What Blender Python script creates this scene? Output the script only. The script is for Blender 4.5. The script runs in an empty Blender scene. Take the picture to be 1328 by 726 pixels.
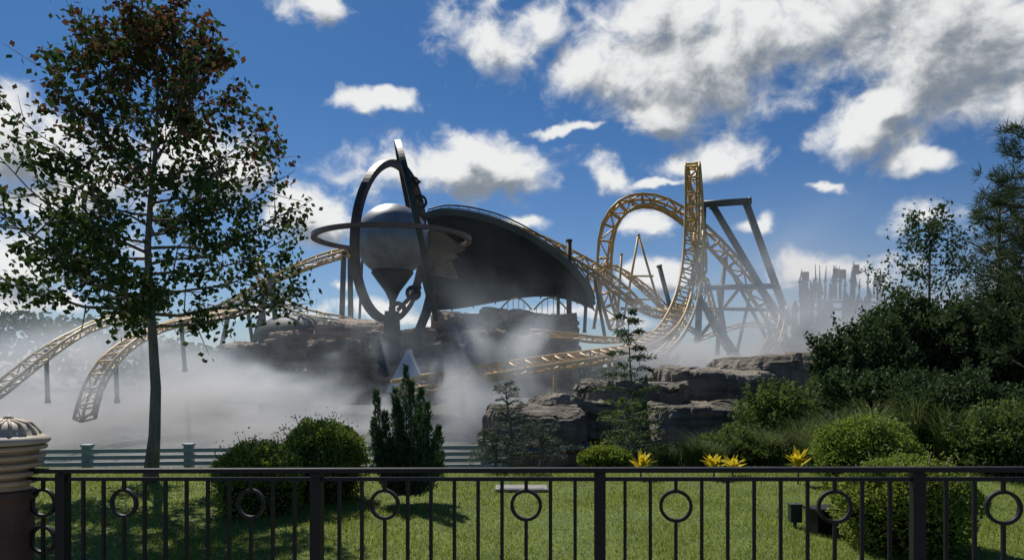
import bpy, math, random
import numpy as np
from mathutils import Vector, Matrix, noise as mn
random.seed(7); rng=np.random.default_rng(11)
scene=bpy.context.scene
COL=scene.collection
EYE=1.7; FPX=959.0
# site survey: bearing / rise readings + distance -> world metres
def S(u,v,d): return Vector(((u-664)/FPX*d, d, EYE+(477-v)/FPX*d))
def sm(x): x=max(0.,min(1.,x)); return x*x*(3-2*x)
def H(x,y):
    drop=-3.0*sm((y-12.2)/8.5)
    g=sm((x-3.2)/4.5)*(1-sm((y-20)/10))
    z=drop*(1-.9*g)+.35*g*sm((y-10)/8)
    if y>12: z+=.2*mn.noise(Vector((x*.15,y*.15,0)))*sm((y-12)/5)
    return z
# ---------------------------------------------------------------- materials
def newmat(name):
    m=bpy.data.materials.new(name); m.use_nodes=True; nt=m.node_tree; nt.nodes.clear()
    return m,nt,nt.nodes,nt.links
def M(name,c1,c2=None,scale=4,rough=.6,metal=0,bump=0,stretch=(1,1,1),detail=6,bscale=None,spec=.5,bdist=.08):
    m,nt,N,L=newmat(name)
    o=N.new('ShaderNodeOutputMaterial'); b=N.new('ShaderNodeBsdfPrincipled'); L.new(b.outputs[0],o.inputs[0])
    b.inputs['Roughness'].default_value=rough; b.inputs['Metallic'].default_value=metal
    b.inputs['Specular IOR Level'].default_value=spec
    if c2 is None: c2=tuple(c*.65 for c in c1)
    g=N.new('ShaderNodeNewGeometry'); mp=N.new('ShaderNodeMapping'); mp.inputs['Scale'].default_value=stretch
    L.new(g.outputs['Position'],mp.inputs[0])
    n=N.new('ShaderNodeTexNoise'); n.inputs['Scale'].default_value=scale; n.inputs['Detail'].default_value=detail
    n.inputs['Roughness'].default_value=.65
    L.new(mp.outputs[0],n.inputs['Vector'])
    r=N.new('ShaderNodeValToRGB'); r.color_ramp.elements[0].position=.32; r.color_ramp.elements[1].position=.68
    r.color_ramp.elements[0].color=(*c2,1); r.color_ramp.elements[1].color=(*c1,1)
    L.new(n.outputs[0],r.inputs[0]); L.new(r.outputs[0],b.inputs['Base Color'])
    if bump:
        n2=N.new('ShaderNodeTexNoise'); n2.inputs['Scale'].default_value=bscale or scale*3; n2.inputs['Detail'].default_value=8
        L.new(mp.outputs[0],n2.inputs['Vector'])
        bp=N.new('ShaderNodeBump'); bp.inputs['Strength'].default_value=bump; bp.inputs['Distance'].default_value=bdist
        L.new(n2.outputs[0],bp.inputs['Height']); L.new(bp.outputs[0],b.inputs['Normal'])
    return m
def leafM(name,c1,c2,trans=.4,zr=None,c3=None,gloss=.03):
    m,nt,N,L=newmat(name)
    o=N.new('ShaderNodeOutputMaterial'); g=N.new('ShaderNodeNewGeometry')
    r=N.new('ShaderNodeValToRGB'); r.color_ramp.elements[0].color=(*c2,1); r.color_ramp.elements[1].color=(*c1,1)
    L.new(g.outputs['Random Per Island'],r.inputs[0]); col=r.outputs[0]
    if zr:
        s=N.new('ShaderNodeSeparateXYZ'); L.new(g.outputs['Position'],s.inputs[0])
        mr=N.new('ShaderNodeMapRange'); mr.inputs['From Min'].default_value=zr[0]; mr.inputs['From Max'].default_value=zr[1]
        L.new(s.outputs[2],mr.inputs[0])
        a=N.new('ShaderNodeMath'); a.operation='GREATER_THAN'
        w=N.new('ShaderNodeTexWhiteNoise'); w.noise_dimensions='1D'; L.new(g.outputs['Random Per Island'],w.inputs['W'])
        L.new(mr.outputs[0],a.inputs[0]); L.new(w.outputs['Value'],a.inputs[1])
        mx=N.new('ShaderNodeMix'); mx.data_type='RGBA'; L.new(a.outputs[0],mx.inputs[0]); L.new(col,mx.inputs[6]); mx.inputs[7].default_value=(*c3,1)
        col=mx.outputs[2]
    d=N.new('ShaderNodeBsdfDiffuse'); t=N.new('ShaderNodeBsdfTranslucent'); gl=N.new('ShaderNodeBsdfGlossy'); gl.inputs['Roughness'].default_value=.6
    gl.inputs['Color'].default_value=(.5,.55,.5,1)
    L.new(col,d.inputs[0]); L.new(col,t.inputs[0])
    m1=N.new('ShaderNodeMixShader'); m1.inputs[0].default_value=trans; L.new(d.outputs[0],m1.inputs[1]); L.new(t.outputs[0],m1.inputs[2])
    m2=N.new('ShaderNodeMixShader'); m2.inputs[0].default_value=gloss; L.new(m1.outputs[0],m2.inputs[1]); L.new(gl.outputs[0],m2.inputs[2])
    L.new(m2.outputs[0],o.inputs[0]); return m
def rockmat(name,c1,c2,s):
    m,nt,N,L=newmat(name)
    o=N.new('ShaderNodeOutputMaterial'); b=N.new('ShaderNodeBsdfPrincipled'); L.new(b.outputs[0],o.inputs[0])
    b.inputs['Roughness'].default_value=.92; b.inputs['Specular IOR Level'].default_value=.2
    g=N.new('ShaderNodeNewGeometry')
    def noise(sc,st,det):
        mp=N.new('ShaderNodeMapping'); mp.inputs['Scale'].default_value=st; L.new(g.outputs['Position'],mp.inputs[0])
        n=N.new('ShaderNodeTexNoise'); n.inputs['Scale'].default_value=sc*s; n.inputs['Detail'].default_value=det; n.inputs['Roughness'].default_value=.62; L.new(mp.outputs[0],n.inputs['Vector']); return n.outputs[0]
    strata=noise(1.0,(.35,.35,3.6),5); blot=noise(1.4,(1,1,1),8); fine=noise(9,(1,1,1.6),8)
    a=N.new('ShaderNodeMath');a.operation='MULTIPLY_ADD';L.new(strata,a.inputs[0]);a.inputs[1].default_value=.5
    h=N.new('ShaderNodeMath');h.operation='MULTIPLY';L.new(blot,h.inputs[0]);h.inputs[1].default_value=.5;L.new(h.outputs[0],a.inputs[2])
    r=N.new('ShaderNodeValToRGB');e=r.color_ramp.elements
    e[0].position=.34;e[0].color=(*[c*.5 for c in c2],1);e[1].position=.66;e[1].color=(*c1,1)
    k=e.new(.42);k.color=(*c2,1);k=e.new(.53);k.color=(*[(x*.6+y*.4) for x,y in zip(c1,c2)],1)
    L.new(a.outputs[0],r.inputs[0]);L.new(r.outputs[0],b.inputs['Base Color'])
    f=N.new('ShaderNodeMath');f.operation='MULTIPLY_ADD';L.new(fine,f.inputs[0]);f.inputs[1].default_value=.35;L.new(a.outputs[0],f.inputs[2])
    bp=N.new('ShaderNodeBump');bp.inputs['Strength'].default_value=.9;bp.inputs['Distance'].default_value=.28/s;L.new(f.outputs[0],bp.inputs['Height']);L.new(bp.outputs[0],b.inputs['Normal'])
    return m
black=M('black_paint',(.007,.008,.010),(.004,.004,.005),rough=.5,scale=20,spec=.3)
green_steel=M('green_steel',(.03,.05,.04),(.018,.03,.025),rough=.5,scale=1.2,spec=.3)
dark_steel=M('dark_steel',(.02,.024,.024),(.01,.012,.012),rough=.6,scale=1,spec=.3)
gold=M('gold_paint',(.68,.45,.12),(.52,.32,.075),rough=.5,scale=.6)
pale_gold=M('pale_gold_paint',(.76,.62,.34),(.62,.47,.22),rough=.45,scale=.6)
bronze=M('bronze',(.085,.055,.036),(.04,.027,.02),rough=.5,scale=1.5,metal=.2)
copper=M('copper',(.18,.105,.065),(.10,.06,.04),rough=.45,scale=1.5,metal=.25)
brass=M('brass',(.24,.14,.05),(.13,.075,.03),rough=.5,scale=1.5,metal=.3)
bark=M('bark',(.27,.24,.21),(.12,.105,.09),rough=.9,scale=14,bump=.6,stretch=(1,1,.3))
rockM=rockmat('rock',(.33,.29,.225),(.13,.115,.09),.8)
frockM=rockmat('sunlit_rock',(.50,.38,.26),(.20,.15,.11),.36)  # lighter copy of rock, sunlight on the far outcrops put into colour
fence_paint=M('grey_green_paint',(.33,.40,.34),(.24,.30,.26),rough=.6,scale=8)
concrete=M('concrete',(.30,.29,.27),(.2,.19,.18),rough=.85,scale=5,bump=.2)
# ---------------------------------------------------------------- mesh helpers
class MB:
    def __init__(s): s.v=[];s.f=[];s.m=[]
    def tube(s,pts,rad,n=8,mat=0,up=None,sq=None):
        pts=[Vector(p) for p in pts]; k=len(pts)
        if not hasattr(rad,'__len__'): rad=[rad]*k
        b=len(s.v); ref=None
        for i,p in enumerate(pts):
            t=(pts[min(i+1,k-1)]-pts[max(i-1,0)])
            if t.length<1e-9: t=Vector((0,0,1))
            t.normalize()
            if ref is None:
                ref=Vector(up) if up else (Vector((0,0,1)) if abs(t.z)<.9 else Vector((1,0,0)))
            a=(ref-t*ref.dot(t))
            if a.length<1e-6: a=t.orthogonal()
            a.normalize()
            if not up: ref=a
            c=t.cross(a)
            for j in range(n):
                th=2*math.pi*(j+(.5 if sq else 0))/n
                x,y=math.cos(th),math.sin(th)
                if sq: x*=sq[0]*1.41421; y*=sq[1]*1.41421
                s.v.append(p+(a*x+c*y)*rad[i])
        for i in range(k-1):
            for j in range(n):
                q=(j+1)%n; s.f.append((b+i*n+j,b+i*n+q,b+(i+1)*n+q,b+(i+1)*n+j)); s.m.append(mat)
        s.f.append(tuple(b+j for j in range(n))[::-1]); s.m.append(mat)
        s.f.append(tuple(b+(k-1)*n+j for j in range(n))); s.m.append(mat)
    def ring(s,c,ax,ay,R,w,h,n=64,mat=0):
        c=Vector(c);ax=Vector(ax).normalized();ay=Vector(ay);ay=(ay-ax*ay.dot(ax)).normalized();az=ax.cross(ay);b=len(s.v)
        for i in range(n):
            t=2*math.pi*i/n; d=ax*math.cos(t)+ay*math.sin(t)
            for (r,z) in ((R-w,-h),(R+w,-h),(R+w,h),(R-w,h)): s.v.append(c+d*r+az*z)
        for i in range(n):
            q=(i+1)%n
            for j in range(4):
                k=(j+1)%4; s.f.append((b+i*4+j,b+q*4+j,b+q*4+k,b+i*4+k)); s.m.append(mat)
    def box(s,c,h,mat=0,rz=0):
        c=Vector(c);b=len(s.v);R=Matrix.Rotation(rz,3,'Z')
        for x in(-1,1):
            for y in(-1,1):
                for z in(-1,1): s.v.append(c+R@Vector((x*h[0],y*h[1],z*h[2])))
        for f in((0,1,3,2),(4,6,7,5),(0,4,5,1),(2,3,7,6),(0,2,6,4),(1,5,7,3)): s.f.append(tuple(b+i for i in f)); s.m.append(mat)
    def lathe(s,prof,c,n=32,mat=0):
        c=Vector(c);b=len(s.v)
        for r,z in prof:
            for j in range(n):
                t=2*math.pi*j/n; s.v.append(c+Vector((r*math.cos(t),r*math.sin(t),z)))
        for i in range(len(prof)-1):
            for j in range(n):
                q=(j+1)%n; s.f.append((b+i*n+j,b+i*n+q,b+(i+1)*n+q,b+(i+1)*n+j)); s.m.append(mat)
    def prism(s,pts,th,mat=0):
        b=len(s.v);n=len(pts)
        for p in pts: s.v.append(Vector(p))
        for p in pts: s.v.append(Vector(p)+Vector(th))
        s.f.append(tuple(b+i for i in range(n))); s.f.append(tuple(b+n+i for i in range(n))[::-1]); s.m+= [mat,mat]
        for i in range(n):
            q=(i+1)%n; s.f.append((b+q,b+i,b+n+i,b+n+q)); s.m.append(mat)
    def obj(s,name,mats,smooth=False,parent=None):
        if not isinstance(mats,(list,tuple)): mats=[mats]
        me=bpy.data.meshes.new(name); me.from_pydata([tuple(v) for v in s.v],[],s.f)
        for m in mats: me.materials.append(m)
        me.polygons.foreach_set('material_index',s.m)
        me.polygons.foreach_set('use_smooth',[smooth]*len(s.f)); me.update()
        return link(name,me,parent)
def link(name,me,parent=None):
    o=bpy.data.objects.new(name,me); COL.objects.link(o)
    if parent:
        o.parent=parent; o.matrix_parent_inverse=Matrix.Translation(-parent.location)
    return o
def npobj(name,V,F,mat,parent=None):
    me=bpy.data.meshes.new(name); me.from_pydata(V.tolist(),[],F.tolist()); me.materials.append(mat); me.update()
    return link(name,me,parent)
def top(name,loc,label,cat,group=None):
    e=bpy.data.objects.new(name,None); e.location=loc; e.empty_display_size=.3; COL.objects.link(e)
    tag(e,label,cat,group); return e
def tag(o,label,cat,group=None):
    o['label']=label; o['category']=cat
    if group: o['group']=group
    return o
def unit(a): return a/np.maximum(np.linalg.norm(a,axis=1,keepdims=True),1e-9)
def leaves(P,L,W,D=None,spread=1.0):
    n=len(P); R=unit(rng.normal(size=(n,3)))
    D=R if D is None else unit(D+R*spread)
    sd=unit(np.cross(D,unit(rng.normal(size=(n,3)))))
    l=(L*rng.uniform(.65,1.3,(n,1))); w=W*rng.uniform(.7,1.3,(n,1))
    V=np.stack([P,P+D*l*.45+sd*w,P+D*l,P+D*l*.45-sd*w],1).reshape(-1,3)
    F=np.arange(4*n).reshape(n,4); return V,F
def merge(parts):
    Vs=[];Fs=[];o=0
    for V,F in parts: Vs.append(V);Fs.append(F+o);o+=len(V)
    return np.concatenate(Vs),np.concatenate(Fs)
# ---------------------------------------------------------------- sky
SUN_EL=math.radians(50); SUN_AZ=math.radians(-28)
w=bpy.data.worlds.new("World"); scene.world=w; w.use_nodes=True
nt=w.node_tree; N=nt.nodes; Lk=nt.links; N.clear()
def cloud_group():
    g=bpy.data.node_groups.new('cloud_field','ShaderNodeTree')
    g.interface.new_socket('Dir',in_out='INPUT',socket_type='NodeSocketVector'); g.interface.new_socket('F',in_out='OUTPUT',socket_type='NodeSocketFloat'); g.interface.new_socket('S',in_out='OUTPUT',socket_type='NodeSocketFloat')
    n=g.nodes;l=g.links;gi=n.new('NodeGroupInput');go=n.new('NodeGroupOutput')
    def ma(op,a,b=None,c=None):
        x=n.new('ShaderNodeMath');x.operation=op
        for i,q in enumerate((a,b,c)):
            if q is None: continue
            if isinstance(q,(int,float)): x.inputs[i].default_value=q
            else: l.new(q,x.inputs[i])
        return x.outputs[0]
    sx=n.new('ShaderNodeSeparateXYZ');l.new(gi.outputs[0],sx.inputs[0])
    az=ma('ARCTAN2',sx.outputs[0],sx.outputs[1]); el=ma('ARCSINE',sx.outputs[2])
    cb=n.new('ShaderNodeCombineXYZ');l.new(az,cb.inputs[0]);l.new(el,cb.inputs[1])
    wn=n.new('ShaderNodeTexNoise');wn.inputs['Scale'].default_value=11;wn.inputs['Detail'].default_value=4;l.new(gi.outputs[0],wn.inputs['Vector'])
    wv=n.new('ShaderNodeVectorMath');wv.operation='SUBTRACT';l.new(wn.outputs['Color'],wv.inputs[0]);wv.inputs[1].default_value=(.5,.5,.5)
    ws=n.new('ShaderNodeVectorMath');ws.operation='MULTIPLY_ADD';l.new(wv.outputs[0],ws.inputs[0]);ws.inputs[1].default_value=(.13,.08,0);l.new(cb.outputs[0],ws.inputs[2])
    blobs=[(640,60,85,60),(700,35,60,50),(780,90,100,60),(850,30,150,80),(920,85,160,80),(860,150,60,30),(1060,25,240,95),(1260,50,210,110),(1310,120,60,50),
      (1130,180,90,40),(1200,208,50,18),(1150,140,50,24),(405,5,55,30),(495,130,50,12),(575,225,130,42),(620,200,65,34),(660,222,65,34),(787,232,40,24),
      (935,205,55,24),(840,287,40,20),(855,352,40,22),(990,297,24,14),(672,294,40,14),(400,290,80,38),(20,200,110,70),(110,270,110,65),
      (15,340,90,40),(1215,285,75,22),(1075,350,110,24),(1075,253,30,7),(435,379,30,10),(740,168,50,7),(870,235,50,6),(40,395,90,16),
      (600,412,320,12),(250,210,90,50)]
    cur=None
    for (u,v,ru,rv) in blobs:
        d=Vector(((u-664)/FPX,1,(477-v)/FPX)).normalized(); a=math.atan2(d.x,d.y); e=math.asin(d.z)
        cs=math.cos(a); ra=ru/FPX*cs*cs*1.0; re=rv/FPX*math.cos(e)**2
        x=n.new('ShaderNodeVectorMath');x.operation='MULTIPLY_ADD';l.new(ws.outputs[0],x.inputs[0])
        x.inputs[1].default_value=(1/ra,1/re,0); x.inputs[2].default_value=(-a/ra,-e/re,0)
        y=n.new('ShaderNodeVectorMath');y.operation='DOT_PRODUCT';l.new(x.outputs[0],y.inputs[0]);l.new(x.outputs[0],y.inputs[1])
        o=y.outputs['Value']
        cur=o if cur is None else ma('SMOOTH_MIN',cur,o,.35)
    f=ma('MULTIPLY',ma('SUBTRACT',1.12,ma('SQRT',ma('MINIMUM',ma('MAXIMUM',cur,0.0),3.8))),1.5)
    mp=n.new('ShaderNodeMapping');mp.inputs['Scale'].default_value=(1,1,1.25);l.new(gi.outputs[0],mp.inputs[0])
    a=n.new('ShaderNodeTexNoise');a.inputs['Scale'].default_value=8;a.inputs['Detail'].default_value=9;a.inputs['Roughness'].default_value=.57;a.inputs['Distortion'].default_value=.35
    l.new(mp.outputs[0],a.inputs['Vector'])
    c=n.new('ShaderNodeTexNoise');c.inputs['Scale'].default_value=27;c.inputs['Detail'].default_value=7;c.inputs['Roughness'].default_value=.6;c.inputs['Distortion'].default_value=.5
    l.new(mp.outputs[0],c.inputs['Vector'])
    r=ma('MULTIPLY',ma('SUBTRACT',a.outputs[0],.5),3.4)
    r2=ma('MULTIPLY',ma('SUBTRACT',c.outputs[0],.5),2.2)
    s0=ma('ADD',f,r)
    f=ma('ADD',s0,r2); l.new(f,go.inputs[0]); l.new(ma('MULTIPLY_ADD',r2,.6,s0),go.inputs[1]); return g
grp=cloud_group()
tc=N.new('ShaderNodeTexCoord'); sky=N.new('ShaderNodeTexSky'); sky.sky_type='NISHITA'; sky.sun_disc=False
sky.sun_elevation=SUN_EL; sky.sun_rotation=SUN_AZ; sky.air_density=1.0; sky.dust_density=.3; sky.ozone_density=2.5
def wm(op,a,b=None,c=None):
    x=N.new('ShaderNodeMath');x.operation=op
    for i,q in enumerate((a,b,c)):
        if q is None: continue
        if isinstance(q,(int,float)): x.inputs[i].default_value=q
        else: Lk.new(q,x.inputs[i])
    return x.outputs[0]
def mr(v,a,b,c=0,d=1,s=True):
    x=N.new('ShaderNodeMapRange'); x.interpolation_type='SMOOTHSTEP' if s else 'LINEAR'
    Lk.new(v,x.inputs[0]); x.inputs[1].default_value=a;x.inputs[2].default_value=b;x.inputs[3].default_value=c;x.inputs[4].default_value=d
    return x.outputs[0]
def mixc(f,a,b,bt='MIX'):
    x=N.new('ShaderNodeMix');x.data_type='RGBA';x.blend_type=bt
    for i,q in ((0,f),(6,a),(7,b)):
        if isinstance(q,(int,float)): x.inputs[i].default_value=q
        elif isinstance(q,tuple): x.inputs[i].default_value=(*q,1)
        else: Lk.new(q,x.inputs[i])
    return x.outputs[2]
g1=N.new('ShaderNodeGroup');g1.node_tree=grp;Lk.new(tc.outputs['Generated'],g1.inputs[0])
off=N.new('ShaderNodeVectorMath');off.operation='ADD';Lk.new(tc.outputs['Generated'],off.inputs[0]);off.inputs[1].default_value=(-.012,0,.03)
nrm=N.new('ShaderNodeVectorMath');nrm.operation='NORMALIZE';Lk.new(off.outputs[0],nrm.inputs[0])
g2=N.new('ShaderNodeGroup');g2.node_tree=grp;Lk.new(nrm.outputs[0],g2.inputs[0])
F1=g1.outputs[0];S1=g1.outputs[1];S2=g2.outputs[1]
alpha=wm('POWER',mr(F1,-.15,1.2),1.1)
thick=mr(S2,.5,2.3)
diff=mr(wm('SUBTRACT',S1,S2),-.8,1.0)
lit=wm('MULTIPLY_ADD',diff,.55,wm('MULTIPLY',wm('SUBTRACT',1.0,thick),.55))
lit=mr(lit,.08,1.05)
ccol=mixc(lit,(2.2,2.55,3.0),(8.4,8.5,8.5))
sep=N.new('ShaderNodeSeparateXYZ');Lk.new(tc.outputs['Generated'],sep.inputs[0])
tint=mixc(mr(sep.outputs[2],0,.35,s=False),(.46,.55,.72),(.22,.42,.63))
skyc=mixc(1.0,sky.outputs[0],tint,'MULTIPLY')
final=mixc(wm('MULTIPLY',alpha,mr(sep.outputs[2],0,.06)),skyc,ccol)
bg=N.new('ShaderNodeBackground');bg.inputs[1].default_value=.1;Lk.new(final,bg.inputs[0])
wo=N.new('ShaderNodeOutputWorld');Lk.new(bg.outputs[0],wo.inputs[0])
sl=bpy.data.lights.new('sun','SUN');sl.energy=5;sl.angle=math.radians(.5);sl.color=(1,.95,.88)
so=bpy.data.objects.new('sun',sl);COL.objects.link(so)
sd=Vector((math.sin(SUN_AZ)*math.cos(SUN_EL),math.cos(SUN_AZ)*math.cos(SUN_EL),math.sin(SUN_EL)))
so.rotation_euler=sd.to_track_quat('Z','Y').to_euler(); so.location=sd*200
# ---------------------------------------------------------------- ground
def ground():
    xs=np.concatenate([-np.geomspace(900,32,14),np.linspace(-30,30,121),np.geomspace(32,900,14)])
    ys=np.concatenate([[-200,-60,-20,-5,0,3],np.linspace(5,45,100),np.geomspace(47,1500,22)])
    V=[];F=[]
    for y in ys:
        for x in xs: V.append((x,y,H(x,y)-(.04 if y<5.5 else 0)))
    nx=len(xs)
    for j in range(len(ys)-1):
        for i in range(nx-1): F.append((j*nx+i,j*nx+i+1,(j+1)*nx+i+1,(j+1)*nx+i))
    me=bpy.data.meshes.new('ground');me.from_pydata(V,[],F)
    m,nt,N,L=newmat('lawn_and_soil')
    o=N.new('ShaderNodeOutputMaterial');b=N.new('ShaderNodeBsdfPrincipled');L.new(b.outputs[0],o.inputs[0]);b.inputs['Roughness'].default_value=.95
    g=N.new('ShaderNodeNewGeometry');n=N.new('ShaderNodeTexNoise');n.inputs['Scale'].default_value=1.3;n.inputs['Detail'].default_value=10
    L.new(g.outputs['Position'],n.inputs['Vector'])
    r=N.new('ShaderNodeValToRGB');r.color_ramp.elements[0].position=.3;r.color_ramp.elements[0].color=(.06,.095,.016,1);r.color_ramp.elements[1].position=.7;r.color_ramp.elements[1].color=(.13,.18,.03,1)
    L.new(n.outputs[0],r.inputs[0])
    s=N.new('ShaderNodeSeparateXYZ');L.new(g.outputs['Position'],s.inputs[0])
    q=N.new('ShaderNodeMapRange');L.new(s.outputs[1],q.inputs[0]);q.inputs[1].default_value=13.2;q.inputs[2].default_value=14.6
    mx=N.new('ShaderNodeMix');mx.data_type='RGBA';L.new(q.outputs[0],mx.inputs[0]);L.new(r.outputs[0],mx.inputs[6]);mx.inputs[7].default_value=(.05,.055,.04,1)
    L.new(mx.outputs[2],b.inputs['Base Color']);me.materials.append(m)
    for p in me.polygons:p.use_smooth=True
    o=link('ground',me);o['kind']='structure'
ground()
mb=MB(); mb.box((0,1.0,-.06),(30,4.05,.06)); o=mb.obj('path',concrete);o['kind']='structure'
mb=MB(); mb.box((0,5.2,-.02),(30,.13,.1)); o=mb.obj('kerb',concrete);o['kind']='structure'
# lawn blades
n=220000
gy=5.4+ (rng.random(n)**1.15)*8.6; gx=rng.uniform(-1,1,n)*(1.5+gy*.78)
gz=np.array([H(a,b) for a,b in zip(gx,gy)])
patch=np.array([mn.noise(Vector((a*.9,b*.9,4))) for a,b in zip(gx,gy)])
hh=rng.uniform(.02,.05,n)*(1+.8*patch); ang=rng.uniform(0,6.28,n); wd=.0035+.0012*(gy-5)/4
dx=np.cos(ang)*wd;dy=np.sin(ang)*wd
b0=np.stack([gx-dx,gy-dy,gz],1);b1=np.stack([gx+dx,gy+dy,gz],1);tp=np.stack([gx+rng.normal(0,.02,n),gy+rng.normal(0,.02,n),gz+hh],1)
o=npobj('lawn_grass',np.stack([b0,b1,tp],1).reshape(-1,3),np.arange(3*n).reshape(n,3),leafM('grass_blade',(.36,.40,.06),(.13,.19,.03),.5));o['kind']='stuff';tag(o,'short mown green lawn grass','grass')
mb=MB(); c=S(676,634,10.3); mb.box((c.x,c.y,.03),(.36,.2,.015)); mb.box((c.x,c.y,.048),(.31,.16,.004))
tag(mb.obj('utility_cover',concrete),'pale grey concrete utility cover set in the lawn','utility cover')
# ---------------------------------------------------------------- railing
def railing():
    th=math.radians(8.25);c,s=math.cos(th),math.sin(th);P0=Vector((-1.249,4.735,0));dr=Vector((c,-s,0))
    def pt(t,z=0): p=P0+dr*t; return Vector((p.x,p.y,z))
    zt=lambda t:1.058+.0215*t
    t0=-2.06;t1=6.2
    e=top('metal_railing',pt(t0),'black metal railing with ring motifs along the walkway','railing')
    rz=-th
    m=MB();m.tube([pt(t0,zt(t0)-.013),pt(t1,zt(t1)-.013)],1,4,sq=(.014,.028),up=(0,0,1));m.obj('handrail',black,parent=e)
    m=MB();m.tube([pt(t0,zt(t0)-.068),pt(t1,zt(t1)-.068)],1,4,sq=(.011,.014),up=(0,0,1));m.obj('lower_rail',black,parent=e)
    m=MB();m.tube([pt(t0,.13),pt(t1,.13)],1,4,sq=(.015,.015),up=(0,0,1));m.obj('bottom_rail',black,parent=e)
    step=.15
    for k in range(-13,42):
        t=k*step; 
        if t>t1 or t<t0: continue
        r=k%12
        if r==0:
            m=MB();p=pt(t,0);m.box((p.x,p.y,(zt(t)-.03)/2),(.034,.034,(zt(t)-.03)/2),rz=rz);m.box((p.x,p.y,.008),(.07,.07,.01),rz=rz);m.obj('post',black,parent=e)
        elif r in(3,9) or k==-13:
            cz=zt(t)-.068-.16
            m=MB();R=.088;m.ring(pt(t,cz),dr,(0,0,1),R,.0095,.013,40)
            m.tube([pt(t,zt(t)-.07),pt(t,cz+R)],1,4,sq=(.010,.010),up=dr);m.tube([pt(t,cz-R),pt(t,.13)],1,4,sq=(.010,.010),up=dr)
            if k==-13: m.ring(pt(t,cz-.25),dr,(0,0,1),R,.0095,.013,40)
            m.obj('ring_baluster',black,parent=e)
        else:
            m=MB();m.tube([pt(t,zt(t)-.07),pt(t,.13)],1,4,sq=(.010,.010),up=dr);m.obj('baluster',black,parent=e)
railing()
def bollard():
    c=Vector((-3.42,5.02,0)); e=top('bollard_lamp',c,'tan ribbed bollard lamp with pale domed cap and brown base','bollard')
    tan=M('tan_paint',(.54,.40,.25),(.38,.27,.16),rough=.6,scale=9,spec=.3); brn=M('brown_paint',(.10,.06,.04),(.06,.035,.025),rough=.6,scale=6,spec=.3)
    cap=M('cream_cap',(.55,.46,.34),(.38,.31,.23),rough=.6,scale=7,spec=.3)
    m=MB();m.lathe([(.0,1.345),(.07,1.34),(.13,1.32),(.17,1.28),(.185,1.25),(.21,1.24),(.245,1.225),(.25,1.205),(.235,1.19),(.0,1.185)],c)
    for i in range(14):
        a=i*math.pi/7; m.tube([c+Vector((.188*math.cos(a),.188*math.sin(a),1.25)),c+Vector((.135*math.cos(a),.135*math.sin(a),1.322)),c+Vector((.03*math.cos(a),.03*math.sin(a),1.35))],.011,5)
    m.lathe([(.02,1.34),(.035,1.36),(.02,1.375),(.001,1.38)],c,12)
    m.obj('cap',cap,True,e)
    m=MB();pr=[(.19,1.19)]
    for i in range(5):
        z=1.165-i*.058; w_=.232-.007*i-.002*i*i
        pr+=[(w_-.05,z+.016),(w_-.006,z+.010),(w_,z-.002),(w_-.006,z-.014),(w_-.05,z-.026)]
    pr+=[(.14,.87)];m.lathe(pr,c);m.obj('ribbed_shade',tan,False,e)
    m=MB();m.lathe([(.14,.88),(.175,.87),(.18,.83),(.155,.80),(.155,.1),(.20,.06),(.20,0)],c);m.obj('base',brn,False,e)
bollard()
def flood():
    p=S(1066,700,7.6);e=top('garden_floodlight',(p.x,p.y,H(p.x,p.y)),'black finned garden floodlight on the lawn','floodlight')
    m=MB();m.box((p.x,p.y,.13),(.13,.09,.12),rz=.3)
    for i in range(7): m.box((p.x-.1+i*.034,p.y-.1+.01*i,.14),(.006,.03,.1),rz=.3)
    m.obj('housing',black,parent=e)
    m=MB();m.box((p.x,p.y,.262),(.15,.11,.012),rz=.3);m.obj('visor',black,parent=e)
    m=MB();m.tube([(p.x,p.y,0),(p.x,p.y,.05)],.04,10);m.obj('foot',black,parent=e)
    p=S(1031,692,7.9);e=top('junction_box',(p.x,p.y,0),'small green electrical junction box on a post','junction box')
    m=MB();m.box((p.x,p.y,.15),(.06,.045,.09));m.obj('housing',green_steel,parent=e)
    m=MB();m.box((p.x,p.y,.246),(.068,.053,.008));m.obj('lid',green_steel,parent=e)
    m=MB();m.tube([(p.x,p.y,0),(p.x,p.y,.07)],.02,8);m.obj('post',green_steel,parent=e)
flood()
def rail_fence():
    a=S(40,586,15.2);b=S(645,580,16.2);zt=lambda t:a.z+.02+(b.z-a.z)*t
    e=top('rail_fence',(a.x,a.y,-1.5),'weathered grey green rail fence beyond the lawn','fence')
    for i in range(6):
        t=[-.25,.115,.325,.545,.755,.97][i];p=a.lerp(b,t);z=zt(t)
        m=MB();m.box((p.x,p.y,z-.75),(.08,.08,.85));m.box((p.x,p.y,z+.11),(.10,.10,.02));m.obj('post',fence_paint,parent=e)
    for k in range(5):
        m=MB();p=a.lerp(b,-.3);q=a.lerp(b,1.02);z0=zt(-.3)-k*.135;z1=zt(1.02)-k*.135
        m.tube([Vector((p.x,p.y-.1,z0)),Vector((q.x,q.y-.1,z1))],1,4,sq=(.042,.02),up=(0,0,1));m.obj('rail',fence_paint,parent=e)
rail_fence()
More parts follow.
